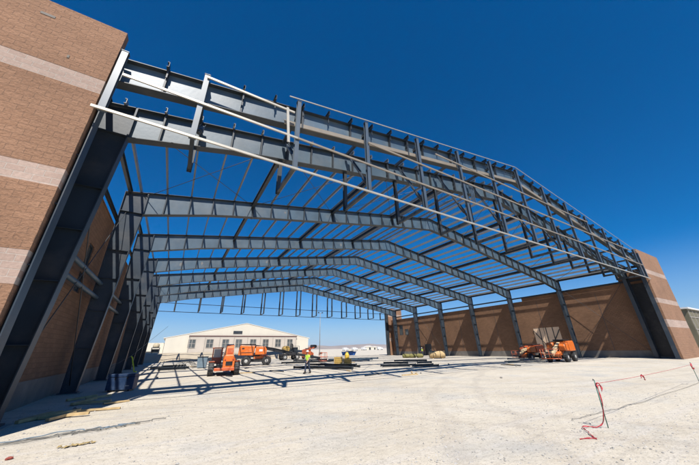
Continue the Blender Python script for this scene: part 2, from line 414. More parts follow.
# small marks on the near wall
vent = MB().box((-5.9+10.15, -.165, 13.0), (.38, .02, .10)).box((-4.95+10.15, -.165, 11.5), (.06, .03, .12)); part('wall_fitting', vent, M['conc_dark'], wl)
wf = wing(52.3, 58.4, 66.9, 67.2, 'distant brown block wall rising above the long side wall at far right end', top=12.6)
wg = wing(-12, -4.6, 66.9, 67.2, 'distant brown block wall at the far left end behind the dark columns', top=12.6)

def side_wall(x_in, x_out, label, segs, openings, cat='brick wall'):
    """segs: (y0,y1,top). openings: (y0,y1,z0,z1) cut right through"""
    t = thing('brick_side_wall', label, cat, ((x_in+x_out)/2, 38, 0))
    inv = Vector(t.location)
    ycuts = sorted({s[0] for s in segs} | {s[1] for s in segs} | {o[0] for o in openings} | {o[1] for o in openings})
    wallm, bandm, basem = MB(), MB(), MB()
    xm, xw = (x_in+x_out)/2-inv.x, abs(x_out-x_in)
    for a, b_ in zip(ycuts[:-1], ycuts[1:]):
        top = next(s[2] for s in segs if s[0] <= (a+b_)/2 <= s[1])
        ops = sorted([(o[2], o[3]) for o in openings if o[0] <= (a+b_)/2 <= o[1]])
        z = -.4; spans = []
        for q0, q1 in ops: spans.append((z, q0)); z = q1
        spans.append((z, top))
        for p, q in spans:
            if q <= p: continue
            ks = [(-.5, .95, basem, .02), (.95, 6.55, wallm, 0), (6.55, 7.18, bandm, -.004), (7.18, 20, wallm, 0)]
            for k0, k1, mb, pr in ks:
                lo, hi = max(p, k0), min(q, k1)
                if hi-lo > .001: mb.box((xm, (a+b_)/2-inv.y, (lo+hi)/2), (xw+2*pr, b_-a, hi-lo))
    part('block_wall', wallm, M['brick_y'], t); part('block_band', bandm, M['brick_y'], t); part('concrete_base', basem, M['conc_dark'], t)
    cp = MB()
    for a, b_, top in segs: cp.box((xm, (a+b_)/2-inv.y, top+.04), (xw+.06, b_-a, .08))
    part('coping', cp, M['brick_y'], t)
    for yj in (17.4, 26.0, 34.4, 42.9, 51.4, 59.9):
        xf = x_in-inv.x+(.004 if x_in < 0 else -.004)
        MB().box((xf, yj-inv.y, 4.9), (.012, .05, 8.2)).build('control_joint', M['rod'], t)
    return t, inv
segsR = [(10.9, 14.2, 11.4), (14.2, 28.4, 9.8), (28.4, 66.85, 9.25)]
segsL = [(10.9, 14.2, 9.6), (14.2, 28.4, 9.8), (28.4, 66.85, 9.25)]
opR = [(52.2, 54.3, 0.05, 2.6), (62.0, 63.5, 5.1, 7.7), (59.8, 61.2, 5.0, 6.5), (23.6, 27.7, .06, 4.6)]
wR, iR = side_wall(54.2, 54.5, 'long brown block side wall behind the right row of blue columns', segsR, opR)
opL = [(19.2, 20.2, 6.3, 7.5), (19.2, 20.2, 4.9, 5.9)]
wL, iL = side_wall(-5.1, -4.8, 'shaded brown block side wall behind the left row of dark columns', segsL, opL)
def opening_frame(par, inv, x, y0, y1, z0, z1, m, glass=None, t=.1, nm='window'):
    f = MB()
    f.box((x-inv.x, y0-inv.y+t/2, (z0+z1)/2), (.2, t, z1-z0)); f.box((x-inv.x, y1-inv.y-t/2, (z0+z1)/2), (.2, t, z1-z0))
    f.box((x-inv.x, (y0+y1)/2-inv.y, z1-t/2), (.2, y1-y0-2*t, t)); f.box((x-inv.x, (y0+y1)/2-inv.y, z0+t/2), (.2, y1-y0-2*t, t))
    o = f.build(nm, m, par)
    if glass:
        MB().box((x-inv.x+.02, (y0+y1)/2-inv.y, (z0+z1)/2), (.02, y1-y0-2*t, z1-z0-2*t)).build('pane', glass, o)
    return o
for a, b_, c, d in opR[1:3]: opening_frame(wR, iR, 54.35, a, b_, c, d, M['steel_dark'], M['glass'])
for a, b_, c, d in opL: opening_frame(wL, iL, -4.95, a, b_, c, d, M['steel_dark'], M['glass'])
dr = opening_frame(wR, iR, 54.3, *opR[0], M['steel_dark'], M['black'], nm='door')
MB().box((54.22-iR.x, 52.5-iR.y, 1.25), (.08, .18, .05)).build('handle', M['rim'], dr)
# tan timber infill of the wide door opening with dark bracing bars
y0, y1, z0, z1 = opR[3]
inf = MB().box((54.26-iR.x, (y0+y1)/2-iR.y, (z0+z1)/2), (.06, y1-y0-.02, z1-z0-.02)).build('plywood_infill', M['ply'], wR)
bars = MB()
xb = 54.2-iR.x
for k in range(1, 4): bars.beam((xb, y0+(y1-y0)*k/4-iR.y, z0), (xb, y0+(y1-y0)*k/4-iR.y, z1), .1, .06, (1,0,0))
bars.beam((xb-.05, y1-iR.y, z1-.4), (xb-.05, (y0+y1)/2-iR.y, z0+1.0), .1, .06, (1,0,0))
bars.beam((xb-.05, y0-iR.y, z1-.4), (xb-.05, (y0+y1)/2-iR.y, z0+1.0), .1, .06, (1,0,0))
bars.build('bracing_bars', M['steel_dark'], inf)

# ------------------------------------------------------------------ steel frame
fr = thing('steel_building_frame', 'huge unfinished gabled steel frame spanning between the two brown block walls', 'building', (XC, 38, 0))
FI = Vector((XC, 38, 0))
def fpart(name, mb, m, parent=fr):
    mb.v = [(x-FI.x, y-FI.y, z-FI.z) for x, y, z in mb.v]
    return mb.build(name, m, parent)
ZA = .45
YF = [10.95, 13.14, 21.64, 30.14, 38.64, 47.14, 55.64, 64.14]
ZR = 16.6; HW = 29.2
def ztop(x, off=0.): return ZR - (.158 if x < XC else .171)*abs(x-XC) + off
def depth(x):
    u = abs(x-XC)/HW
    return 1.30 + (.42*max(0, (u-.80)/.20) if u > .8 else 0) + (.16*max(0, 1-u*5))
PW = 1.495                                 # purlin spacing
def rafter(yf, sgn, front=False):
    m = MB(); sp = MB(); n = 19; t = .02; fw = .42
    lift = ZA if front else 0
    ztop = lambda x: ZR - (.158 if sgn < 0 else .171)*abs(x-XC) + lift
    depth = lambda x: 1.17 if front else globals()['depth'](x)
    end = 28.38 if front else 28.06
    xs_ = [XC + sgn*(i*PW) for i in range(n+1)]; xe = XC+sgn*end
    xs_ = [x for x in xs_ if abs(x-XC) < end-.05] + [xe]
    for a, b_ in zip(xs_[:-1], xs_[1:]):
        poly = [(a, ztop(a)-depth(a)), (b_, ztop(b_)-depth(b_)), (b_, ztop(b_)), (a, ztop(a))]
        m.prism(poly, yf-t/2, yf+t/2)
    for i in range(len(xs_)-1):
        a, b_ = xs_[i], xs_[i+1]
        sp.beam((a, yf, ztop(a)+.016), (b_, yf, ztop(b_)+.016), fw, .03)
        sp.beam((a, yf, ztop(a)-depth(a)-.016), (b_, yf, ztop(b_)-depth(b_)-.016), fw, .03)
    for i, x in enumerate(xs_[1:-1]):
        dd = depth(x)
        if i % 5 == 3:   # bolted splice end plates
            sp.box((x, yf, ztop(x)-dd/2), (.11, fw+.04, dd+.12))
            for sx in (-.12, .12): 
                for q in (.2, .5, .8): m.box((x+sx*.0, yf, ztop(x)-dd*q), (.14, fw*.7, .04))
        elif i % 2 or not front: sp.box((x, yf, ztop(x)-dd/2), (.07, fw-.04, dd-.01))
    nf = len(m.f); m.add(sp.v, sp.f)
    r_ = fpart('rafter', m, M['steel']); r_.data.materials.append(M['steel_dark'])  # second slot: flanges, stiffeners and splices darkened, shade painted into the colour
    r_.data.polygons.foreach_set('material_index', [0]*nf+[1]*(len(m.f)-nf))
def column(yf, sgn, big=False):
    m = MB(); t = .02; fw = .34 if not big else .42
    xo0, xo1 = XC+sgn*29.15, XC+sgn*29.25           # outer flange base / top
    xi0, xi1 = XC+sgn*28.56, XC+sgn*27.85           # inner flange base / top
    if big and yf < 12:
        xi1 = xi0 = XC+sgn*28.40
        if sgn > 0: xi1 = xi0 = 51.62; xo0 = xo1 = 52.4
    zt = ztop(xo1)-.05; zk = ztop(xi1)-depth(xi1)
    if yf > 12: xi1 = XC+sgn*28.0; zk = ztop(XC+sgn*27.75)-depth(XC+sgn*27.75)
    m.prism([(xo0, .1), (xi0, .1), (xi1, zk), (xi1, ztop(xi1)), (xo1, zt)], yf-t/2, yf+t/2)
    m.beam((xo0, yf, .1), (xo1, yf, zt+.1), fw, .03, (1,0,0)); m.beam((xi0, yf, .1), (xi1, yf, zk), fw, .03, (1,0,0))
    m.beam((xi1, yf, ztop(xi1)+.016), (xo1, yf, zt+.066), fw, .03)
    m.box(((xi1+xo1)/2, yf, zk), (abs(xo1-xi1)-.05, fw-.05, .03))
    m.box((xi1+sgn*0, yf, (zk+ztop(xi1))/2), (.07, fw, ztop(xi1)-zk))
    for z in (2.2, 4.2, 6.1, 7.9):
        u = (z-.1)/(zk-.1); xi = xi0+(xi1-xi0)*u; xo = xo0+(xo1-xo0)*u
        m.box(((xi+xo)/2, yf, z), (abs(xo-xi)-.04, fw-.05, .025))
    m.box(((xo0+xi0)/2, yf, .07), (abs(xo0-xi0)+.2, fw+.2, .05))
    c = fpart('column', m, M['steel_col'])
    q = MB().box(((xo0+xi0)/2, yf, -.12), (abs(xo0-xi0)+.5, .9, .32)); fpart('footing', q, M['concrete'], c)
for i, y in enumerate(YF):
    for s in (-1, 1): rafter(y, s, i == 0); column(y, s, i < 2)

# purlins over the rafters
def purl_x():
    for s in (-1, 1):
        for i in range(20):
            if i == 0 : 
                yield s, XC+s*.35
            else:
                x = XC+s*i*PW
                if abs(x-XC) < 29.2: yield s, x
for s, x in purl_x():
    z = ztop(x)+.03+.13
    m = MB(); m.chan((x, YF[1]-.35, z), (x, YF[-1]+.25, z), .075, .25, side=s, t=.016)
    fpart('purlin', m, M['galv_grey'])
for s, x in list(purl_x()):                       # purlin ends clipped over the front rafter
    if abs(x-XC) > 28: continue
    z = ztop(x)+ZA+.16
    m = MB().chan((x, YF[0]-.42, z), (x, YF[0]+.5, z), .075, .25, side=s, t=.016).box((x, YF[0]-.24, z-.33), (.05, .05, .5)); fpart('purlin_clip', m, M['steel_dark'])
# eave struts and heavy longitudinal struts under the purlins
for s in (-1, 1):
    for d in (6.1, 13.6, 21.0):
        x = XC+s*d
        for a, b_ in zip(YF[1:-1], YF[2:]):
            m = MB().ibeam((x, a+.02, ztop(x)-.28), (x, b_-.02, ztop(x)-.28), .22, .36); fpart('roof_strut', m, M['steel_dark'])
    x = XC+s*29.1
    m = MB().chan((x, YF[0], ztop(x)+.12), (x, YF[-1]+.2, ztop(x)+.12), .16, .3, side=-s); fpart('eave_strut', m, M['steel_dark'])
    # wall girt line just above the block wall
    x = XC+s*29.3
    for z in (9.95,):
        m = MB().chan((x, YF[0], z), (x, YF[-1], z), .12, .22, side=-s); fpart('wall_girt', m, M['steel_dark'])
# longitudinal bracing tubes on the left, between second and third columns
for z in (4.95, 5.75):
    m = MB().tube([(-4.3, YF[1], z), (-4.3, YF[3], z)], .11, 8); fpart('wall_strut', m, M['steel'])
# cross bracing rods in the roof and the walls
def rod(p, q, r=.022):
    m = MB().tube([p, q], r, 5); fpart('bracing_rod', m, M['rod'])
def roofp(x, y, o=-.25): return (x, y, ztop(x)+o)
for s in (-1, 1):
    ds = [0.6, 6.1, 13.6, 21.0, 28.2]
    for bay in ((1, 2), (5, 6)):
        for a, b_ in zip(ds[:-1], ds[1:]):
            rod(roofp(XC+s*a, YF[bay[0]]), roofp(XC+s*b_, YF[bay[1]])); rod(roofp(XC+s*b_, YF[bay[0]]), roofp(XC+s*a, YF[bay[1]]))
    for bay in ((1, 2), (5, 6)):
        x = XC+s*28.9
        rod((x, YF[bay[0]], .4), (x, YF[bay[1]], 10.6)); rod((x, YF[bay[1]], .4), (x, YF[bay[0]], 10.6))

for s, x in ((-1, -4.74), (1, 54.14)):             # black panels added as painted shade between the two front columns
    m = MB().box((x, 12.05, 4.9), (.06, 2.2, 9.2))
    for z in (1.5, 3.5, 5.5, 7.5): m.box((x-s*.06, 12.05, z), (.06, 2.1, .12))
    fpart('pocket_shade', m, M['black'])
# front header framing: hanging posts, girts, struts and knee braces
PX = [-3.6] + [XC+(i-7)*4.25 for i in range(1, 14)] + [51.5]
YP = 10.53; ZG = 9.77
def ptop(x): return 17.07 - .148*abs(x-XC)
for i, x in enumerate(PX):
    zt = {0: 12.63, 1: 13.15}.get(i, ptop(x))
    if i == 14: zt = ptop(x)-.1
    m = MB().ibeam((x, YP, ZG-.02), (x, YP, zt), .2, .2, up=(0,1,0), t=.02)
    m.box((x, YP, ZG-.03), (.26, .26, .02)); m.box((x, YP, zt+.011), (.24, .24, .02))
    fpart('header_post', m, M['post'])
    yb = YF[1]
    zb = ztop(x)-depth(x) if abs(x-XC) < 27.6 else 10.2
    if 0 < i < 14:
        m = MB().ibeam((x, yb, ZG-.02), (x, yb, zb-.04), .2, .2, up=(0,1,0), t=.02); fpart('header_post', m, M['steel_dark'])
        # struts between the two rows of posts, bottom and top
        m = MB().beam((x, YP+.11, ZG+.1), (x, yb-.11, ZG+.1), .15, .2); fpart('header_strut', m, M['steel_dark'])
        zz = ztop(x)-.12
        m = MB().beam((x, YP+.11, zz), (x, yb-.23, zz), .14, .2); fpart('header_strut', m, M['steel_dark'])
        # diagonal from the inner row down to the outer post foot
        if zb-ZG > .9:
            a_, b_ = Vector((x+.16, yb-.26, zz-.1)), Vector((x+.16, YP+.12, ZG+.35)); mid = a_.lerp(b_, .55)
            m = MB().chan(a_, mid, .10, .20, up=(1,0,0), t=.016); fpart('header_brace', m, M['post'])
            m = MB().tube([mid, b_], .075, 6).tube([a_.lerp(b_, .72), a_.lerp(b_, .86)], .12, 6); fpart('header_brace', m, M['steel_dark'])
            m = MB().box((x+.08, yb-.35, zz-.1), (.012, .3, .4)); m.box((x+.06, YP+.14, ZG+.35), (.012, .35, .4)); fpart('gusset_plate', m, M['steel'])
def girt(x0, z0, x1, z1, y=YP-.16, mt='galv', w_=.045, h=.10):
    m = MB().chan((x0, y, z0), (x1, y, z1), w_, h, side=-1, t=.014); fpart('header_girt', m, M[mt])
girt(-3.85, 9.68, 52.0, 9.58)                    # lowest long white girt
girt(-3.4, 11.45, 3.44, 11.45); girt(3.44, 11.45, 51.2, 11.3, mt='girt_tan')
girt(-.8, 12.98, 3.2, 12.98); girt(7.7, 12.98, XC, 12.98, mt='girt_tan'); girt(XC, 12.98, 48.5, 12.9, mt='girt_tan')
girt(13.5, 14.45, 37.4, 14.45, mt='girt_tan')
for a, b_ in ((2.8, XC), (XC, 49.5)):            # raking girt under the front rafter
    girt(a, 12.5 if a < XC else 15.92, b_, 15.92 if a < XC else 11.75, mt='girt_tan', y=YP+.2, h=.24)
for a, b_ in ((2.9, XC), (XC, 51.6)):            # rake angle along the post tops
    m = MB().beam((a, YP-.06, 17.36-.153*abs(a-XC)), (b_, YP-.06, 17.36-.153*abs(b_-XC)), .045, .045); fpart('rake_angle', m, M['galv'])
# short white members near the left end
m = MB().chan((3.0, YP-.18, 11.0), (2.82, YP-.18, 13.1), .06, .11, up=(1,0,0), t=.014); fpart('header_girt', m, M['galv'])
# loose bars standing between two girts
for dx in (0, .16, .34):
    m = MB().beam((17.0+dx, YP+.02, 11.5), (16.9+dx, YP+.02, 13.1), .07, .05, up=(0,1,0)); fpart('header_brace', m, M['post'])
m = MB().chan((PX[1], YF[1]-.16, ZG+.1), (PX[13], YF[1]-.16, ZG+.1), .07, .14, t=.014); 

# rear header framing
YR = 66.7
for i in range(1, 14):
    x = XC+(i-7)*4.25; zb = ztop(x)-depth(x)
    zq = max(zb, 10.3)
    m = MB().ibeam((x, YR, 9.4), (x, YR, zq+.5), .24, .24, up=(0,1,0)); fpart('header_post', m, M['steel_dark'])
    m = MB().ibeam((x, YF[-1], 9.4), (x, YF[-1], zb-.04), .24, .24, up=(0,1,0))
    if zb > 9.7: fpart('header_post', m, M['steel_dark'])
    m = MB().beam((x, YF[-1], 9.4), (x, YR, 9.4), .12, .14); fpart('header_strut', m, M['steel_dark'])
    m = MB().beam((x, YF[-1], zq+.4), (x, YR, zq+.4), .12, .14); fpart('header_strut', m, M['steel_dark'])
for z in (9.35, 11.0):
    m = MB().chan((-4, YR+.12, z), (53, YR+.12, z), .05, .09); fpart('header_girt', m, M['steel_dark'])
for s, xa in ((-1, -4.3), (1, 51.9)):
    m = MB().ibeam((xa+.5*(s > 0)*1, YR, 0), (xa+.5*(s > 0), YR, 11.6), .5, .9, up=(1,0,0), t=.04); fpart('column', m, M['steel_dark'])

# fallen cables / rigging hanging below one rafter
# ------------------------------------------------------------------ far hangar
YH = 110.
hg = thing('hangar', 'wide cream hangar with low gabled roof and a row of dark windows behind the lifts', 'building', (22, YH, 0))
def hp(name, mb, m, parent=hg):
    mb.v = [(x-22, y-YH, z) for x, y, z in mb.v]; return mb.build(name, m, parent)
hp('wall', MB().prism([(-2, -.5), (46.4, -.5), (46.4, 6.0), (22.2, 10.9), (-2, 6.0)], YH, YH+45), M['cream_wall'])
# projecting window strip
hp('wall', MB().box((22.9, YH-.3, 3.05), (36.6, .6, 7.1)), M['tan_wall'])
hp('trim', MB().box((22.9, YH-.36, 6.72), (37.0, .8, .26)), M['maroon'])
rf = MB()
for a, b_ in (((-2.6, 5.95), (22.2, 11.0)), ((22.2, 11.0), (47, 5.95))):
    rf.beam((a[0], YH+22.5, a[1]+.12), (b_[0], YH+22.5, b_[1]+.12), 45.1, .2)
hp('roof', rf, M['roof_w'])
hp('vent', MB().box((19.4, YH-.06, 8.0), (3.0, .2, .9)), M['steel_dark'])
cols = MB()
for k in range(9):
    cols.box((4.7+k*4.55, YH-.66, 3.0), (.18, .12, 7.0))
hp('pilaster', cols, M['frame_w'])
for px in (5.5, 10.8, 15.7, 20.0, 24.9, 29.4, 34.0, 38.6):
    w_, h = 2.1, 2.6
    f = MB()
    for sx in (-w_/2, 0, w_/2): f.box((px+sx, YH-.64, 4.35), (.14, .1, h))
    for sz in (-h/2, 0, h/2): f.box((px, YH-.65, 4.35+sz), (w_+.14, .1, .12))
    o = hp('window', f, M['frame_w'])
    hp('pane', MB().box((px, YH-.61, 4.35), (w_-.02, .03, h-.02)), M['glass'], o)
hp('annex', MB().box((-5.2, YH+6, 2.0), (6.2, 10, 5.4)), M['cream_wall'])

# beige cooling plant beside the hangar
pl = thing('plant_unit', 'small beige plant tower on a dark frame left of the cream hangar', 'machinery', (-3.6, 98, 0))
part('frame', MB().box((-.9, 0, 2.4), (.15, 1.6, 1.6)).box((.9, 0, 2.4), (.15, 1.6, 1.6)).box((0, 0, 3.1), (1.9, 1.7, .15)).box((0, .3, 2.3), (2.0, .2, 1.0)).box((-1.6, 0, 1.1), (5, .3, 2.2)), M['steel_dark'], pl)
part('tank', MB().lathe([(.7, 0), (.8, .15), (.75, .8), (.4, 1.1)], (0, 0, 3.2), (0, 0, 1)), M['khaki_tank'], pl)

# long low bank of tan concrete in front of the hangar
bk = MB(); n = 44
prof = [(-1.6, -.1), (-.5, 1.75), (.3, 1.95), (2.5, 1.9), (3.5, -.1)]
for i in range(n+1):
    x = -40+i*1.6
    for k, (dy, z) in enumerate(prof):
        bk.v.append((x, 74+dy+(vn(x*.4, k)-.5)*.5, z*(.82+.22*vn(x*.35, 3.3)) if z > 0 else z))
for i in range(n):
    for k in range(len(prof)-1):
        a = i*len(prof)+k; bk.f.append((a, a+len(prof), a+len(prof)+1, a+1)); bk.sm.append(True)
tag(bk.build('embankment', M['tan_conc']), kind='structure')

# khaki building on the far right
kb = thing('fabric_building', 'khaki panelled building with pale roof edge beyond the right brick wall', 'building', (112, 22, 0))
part('wall', MB().box((0, -7, 4.1), (44, .2, 8.2)).box((-22, 0, 4.1), (.2, 14, 8.2)), M['khaki'], kb)
rb = MB()
for k in range(15): rb.box((-21.5+k*3, -7.16, 4.1), (.12, .12, 8.2))
for z in (1.2, 4.2, 6.6): rb.box((0, -7.15, z), (44, .1, .14))
part('rib', rb, M['frame_w'], kb)
part('roof', MB().box((0, 0, 8.35), (45, 15, .3)), M['white'], kb)
part('skirting', MB().box((0, -7.2, .7), (44, .3, 1.4)), M['white'], kb)

# ------------------------------------------------------------------ light mast and far vehicles
mt_ = thing('light_mast', 'slim tall floodlight mast standing right of the cream hangar', 'lamp post', (46.3, 99, 0))
part('pole', MB().tube([(0, 0, 0), (0, 0, 14.6)], [.16, .09], 8), M['galv_grey'], mt_)
part('crossarm', MB().beam((-.9, 0, 14.5), (.9, 0, 14.5), .12, .12), M['galv_grey'], mt_)
for x in (-.8, .8): part('lamp_head', MB().box((x, -.12, 14.75), (.45, .3, .3)), M['steel_dark'], mt_)

def truck(loc, rz, label, L=7., body=(3.6, 2.3)):
    t = thing('box_truck', label, 'truck', loc, rz, 'white vehicles on the horizon')
    part('cargo_box', MB().box((-.9, 0, 1.9), (L*.62, 2.3, 2.3)), M['white'], t)
    part('cab', MB().prism([(L*.3-.6, .6), (L*.5, .6), (L*.5, 1.5), (L*.42, 2.4), (L*.3-.6, 2.4)], -1.05, 1.05), M['white'], t)
    part('windscreen', MB().prism([(L*.5+.01, 1.5), (L*.5+.03, 1.5), (L*.42+.03, 2.3), (L*.42+.01, 2.3)], -.9, .9), M['glass'], t)
    for x in (-2.2, 2.5):
        for y in (-1.05, 1.05): part('wheel', MB().lathe([(.3, -.15), (.5, -.12), (.5, .12), (.3, .15)], (x, y, .5), (0, 1, 0), 14), M['rubber'], t)
    return t
for (x, y, rz, lb) in ((150, 260, .2, 'white box truck, leftmost of the row on the horizon'), (162, 262, .1, 'white box truck, second of the row on the horizon'),
                       (176, 266, .3, 'white box truck near the right of the row on the horizon'), (194, 262, -.1, 'white box truck, rightmost of the row on the horizon')):
    truck((x, y, 0), rz, lb)
def shed(loc, sx, sy, h, label):
    t = thing('storage_shed', label, 'shed', loc, 0, 'pale sheds on the horizon')
    part('wall', MB().box((0, 0, h/2), (sx, sy, h)), M['cream_wall'], t)
    part('roof', MB().prism([(-sx/2-.3, h), (sx/2+.3, h), (0, h+1.4)], -sy/2-.3, sy/2+.3), M['roof_w'], t)
    part('door', MB().box((0, -sy/2-.03, h*.4), (2.5, .06, h*.8)), M['steel_dark'], t)
shed((120, 330, 0), 18, 9, 3.2, 'low pale shed far off beyond the light mast')
shed((240, 340, 0), 26, 9, 3.0, 'long low pale shed far off beyond the open rear of the frame')
shed((205, 300, 0), 12, 7, 3.4, 'small pale shed on the horizon beside the far right wall')

# ------------------------------------------------------------------ machines
def wheel(par, c, r, w_, axis=(0,1,0), n=28, dark=False):
    m = MB().lathe([(r*.55, -w_/2), (r*.9, -w_/2), (r, -w_*.36), (r, w_*.36), (r*.9, w_/2), (r*.55, w_/2)], c, axis, n)
    ax = Vector(axis); a = ax.orthogonal().normalized(); b_ = ax.cross(a)
    for k in range(18):
        t = 2*math.pi*k/18; d = a*math.cos(t)+b_*math.sin(t); tn = ax.cross(d)
        for sg in (-1, 1):
            p = Vector(c)+d*(r+.012)+ax*(sg*w_*.22)
            rot = Matrix((d, ax, tn)).transposed()
            m.box(p, (.05, w_*.42, .07), rot)
    t = m.build('wheel', M['rubber_new' if dark else 'rubber'], par)
    q = .36 if dark else .5
    MB().lathe([(.1*r, -w_*.52), (r*q, -w_*.50), (r*(q+.06), -w_*.40), (r*(q+.06), w_*.40), (r*q, w_*.50), (.1*r, w_*.52)], c, axis, 18).build('rim', M['rim'], t)

# telehandler seen from behind
th = thing('telehandler', 'orange telehandler with big tyres facing the camera, left of the boom lift', 'forklift', (4.35, 29.6, 0), R(-6)); th.scale = (1.04, 1.04, .84)
for x in (-.98, .98):
    for y in (-1.35, 1.75): wheel(th, (x, y, .68), .68, .42, (1, 0, 0))
part('chassis', MB().box((0, .2, .85), (1.1, 4.6, .5)).box((0, -1.35, .62), (1.5, .25, .22)).box((0, 1.75, .62), (1.5, .25, .22)), M['black'], th, .02)
part('counterweight', MB().prism([(-.15, .55), (.72, .55), (.72, 1.55), (.60, 1.9), (-.05, 1.9), (-.15, 1.5)], -2.2, -1.2), M['orange'], th, .05)
part('engine_hood', MB().box((.62, .3, 1.25), (.5, 2.4, .8)), M['orange'], th, .05)
part('bumper', MB().box((0, -2.15, .62), (1.5, .2, .28)), M['orange_dark'], th, .03)
bm = part('boom', MB().prism([(-2.0, 1.75), (-1.7, 2.85), (-1.2, 2.95), (3.4, 1.75), (3.4, 1.25), (-1.2, 1.75)], .0, .58, 'x'), M['orange'], th, .04)
part('boom_head', MB().box((.29, 3.6, 1.2), (.5, .6, .9)), M['orange_dark'], bm)
part('boom_end_cap', MB().box((.29, -1.95, 2.3), (.44, .03, .5)), M['orange_dark'], bm)
part('grille', MB().box((.3, -2.22, 1.15), (.5, .04, .34)).box((.3, -2.23, 1.0), (.4, .05, .03)).box((.3, -2.23, 1.3), (.4, .05, .03)), M['black'], th)
for x in (-.02, .6): part('tail_light', MB().box((x, -2.22, 1.48), (.12, .04, .08)), M['red'], th)
cb = part('cab', MB().box((-.62, .2, 1.35), (.78, 1.5, .55)), M['orange_dark'], th, .02)
fr_ = MB()
for x in (-.97, -.27):
    for y in (-.5, .9): fr_.beam((x, y, 1.6), (x, y, 2.55), .08, .08, (0,1,0))
fr_.box((-.62, .2, 2.6), (.86, 1.6, .1)); fr_.beam((-.97, -.5, 1.64), (-.27, -.5, 1.64), .08, .08)
part('cab_frame', fr_, M['orange_dark'], cb)
part('rear_window', MB().box((-.62, -.5, 2.1), (.56, .02, .8)), M['glass_pale'], cb)
part('side_window', MB().box((-.98, .2, 2.1), (.02, 1.2, .8)), M['glass_pale'], cb)
part('front_fender', MB().box((-.98, -1.35, 1.32), (.44, .9, .06)).box((.98, -1.35, 1.32), (.44, .9, .06)), M['orange_dark'], th)

def boom_lift(label, loc, rz, boom_pts, basket=True, boom_mat='black', name='boom_lift', sc=1., body='orange'):
    t = thing(name, label, 'boom lift', loc, rz, None); t.scale = (sc,)*3
    for x in (-1.25, 1.25):
        for y in (-.95, .95): wheel(t, (x, y, .56), .56, .38, (0, 1, 0), dark=True)
    part('chassis', MB().box((0, 0, .62), (3.1, 1.1, .34)).box((-1.25, 0, .5), (.2, 1.6, .2)).box((1.25, 0, .5), (.2, 1.6, .2)), M['black'], t, .02)
    part('chassis_cover', MB().prism([(-.4, .8), (1.6, .62), (1.75, .95), (1.2, 1.2), (-.4, 1.2)], -.5, .5), M['orange'], t, .03)
    part('turntable', MB().lathe([(.62, 0), (.62, .16)], (0, 0, 1.1), (0, 0, 1)), M['black'], t)
    part('counterweight', MB().prism([(-2.3, 1.25), (-.45, 1.2), (-.3, 2.35), (-2.05, 2.45), (-2.25, 2.2)], -1.05, 1.05), M[body], t, .06)
    hd = part('engine_hood', MB().prism([(-.25, 1.28), (1.15, 1.28), (1.2, 1.9), (.95, 2.25), (-.2, 2.3)], -1.0, -.28), M[body], t, .06)
    part('emblem', MB().box((.45, -1.012, 1.8), (.42, .02, .26)), M['white'], hd)
    part('control_box', MB().prism([(-.25, 1.28), (1.1, 1.28), (1.15, 1.8), (.95, 2.1), (-.2, 2.2)], .35, 1.0), M['orange'], t, .06)
    part('decal_stripe', MB().box((-1.3, -1.06, 1.55), (1.3, .012, .07)).box((-1.75, -1.06, 2.05), (.3, .012, .16)), M['black'], t)
    gr_ = MB()
    for k in range(5): gr_.box((-2.24+.0, -.5+.25*k, 1.75), (.05, .12, .5))
    part('grille', gr_, M['black'], t)
    part('top_cover', MB().box((-1.2, 0, 2.52), (1.9, 1.2, .16)), M['black'], t, .02)
    b_ = MB()
    p = [Vector(q) for q in boom_pts]
    for k, (a, c) in enumerate(zip(p[:-1], p[1:])): b_.beam(a, c, .34-.05*k, .38-.06*k)
    bo = part('boom', b_, M[boom_mat], t, .02)
    hose = MB().tube([p[0]+Vector((.3, -.22, .1)), (p[0]+p[1])/2+Vector((0, -.24, .22)), p[1]+Vector((0, -.2, .12))], .035, 6)
    part('hose', hose, M['black'], bo)
    if basket:
        e = p[-1]; r_ = MB()
        for z in (.05, .55, 1.1):
            for (dx0, dy0, dx1, dy1) in ((0, -.9, .8, -.9), (.8, -.9, .8, .9), (.8, .9, 0, .9), (0, .9, 0, -.9)):
                r_.tube([(e.x+dx0, e.y+dy0, e.z-.4+z), (e.x+dx1, e.y+dy1, e.z-.4+z)], .03, 6)
        for dx in (0, .8):
            for dy in (-.9, 0, .9): r_.tube([(e.x+dx, e.y+dy, e.z-.4), (e.x+dx, e.y+dy, e.z+.72)], .03, 6)
        bk_ = part('basket', r_, M['orange_dark'], t)
        part('basket_floor', MB().box((e.x+.4, e.y, e.z-.38), (.8, 1.8, .05)), M['steel_dark'], bk_)
        part('control_panel', MB().box((e.x+.15, e.y, e.z+.65), (.2, .6, .25)), M['black'], bk_)
    return t
boom_lift('orange boom lift with long black boom lowered to the right before the hangar', (10.6, 43.4, 0), R(-14),
          [(-.3, 0, 2.3), (4.6, .4, 1.35), (8.6, .7, .62)], boom_mat='black', sc=1.07)
# right hand pair beside the blue columns
boom_lift('orange boom lift with cream boom lowered, parked by the right row of columns', (40.6, 18.3, 0), R(186),
          [(-.2, 0, 2.1), (2.0, .0, 1.25), (2.9, 0, .8)], boom_mat='cream', sc=.95)
boom_lift('smaller red orange lift with railed basket, left half hidden by its neighbour', (42.0, 22.6, 0), R(170),
          [(-.3, 0, 2.0), (2.0, .2, 1.6), (2.9, .3, .9)], boom_mat='cream', sc=.78, body='orange_dark')
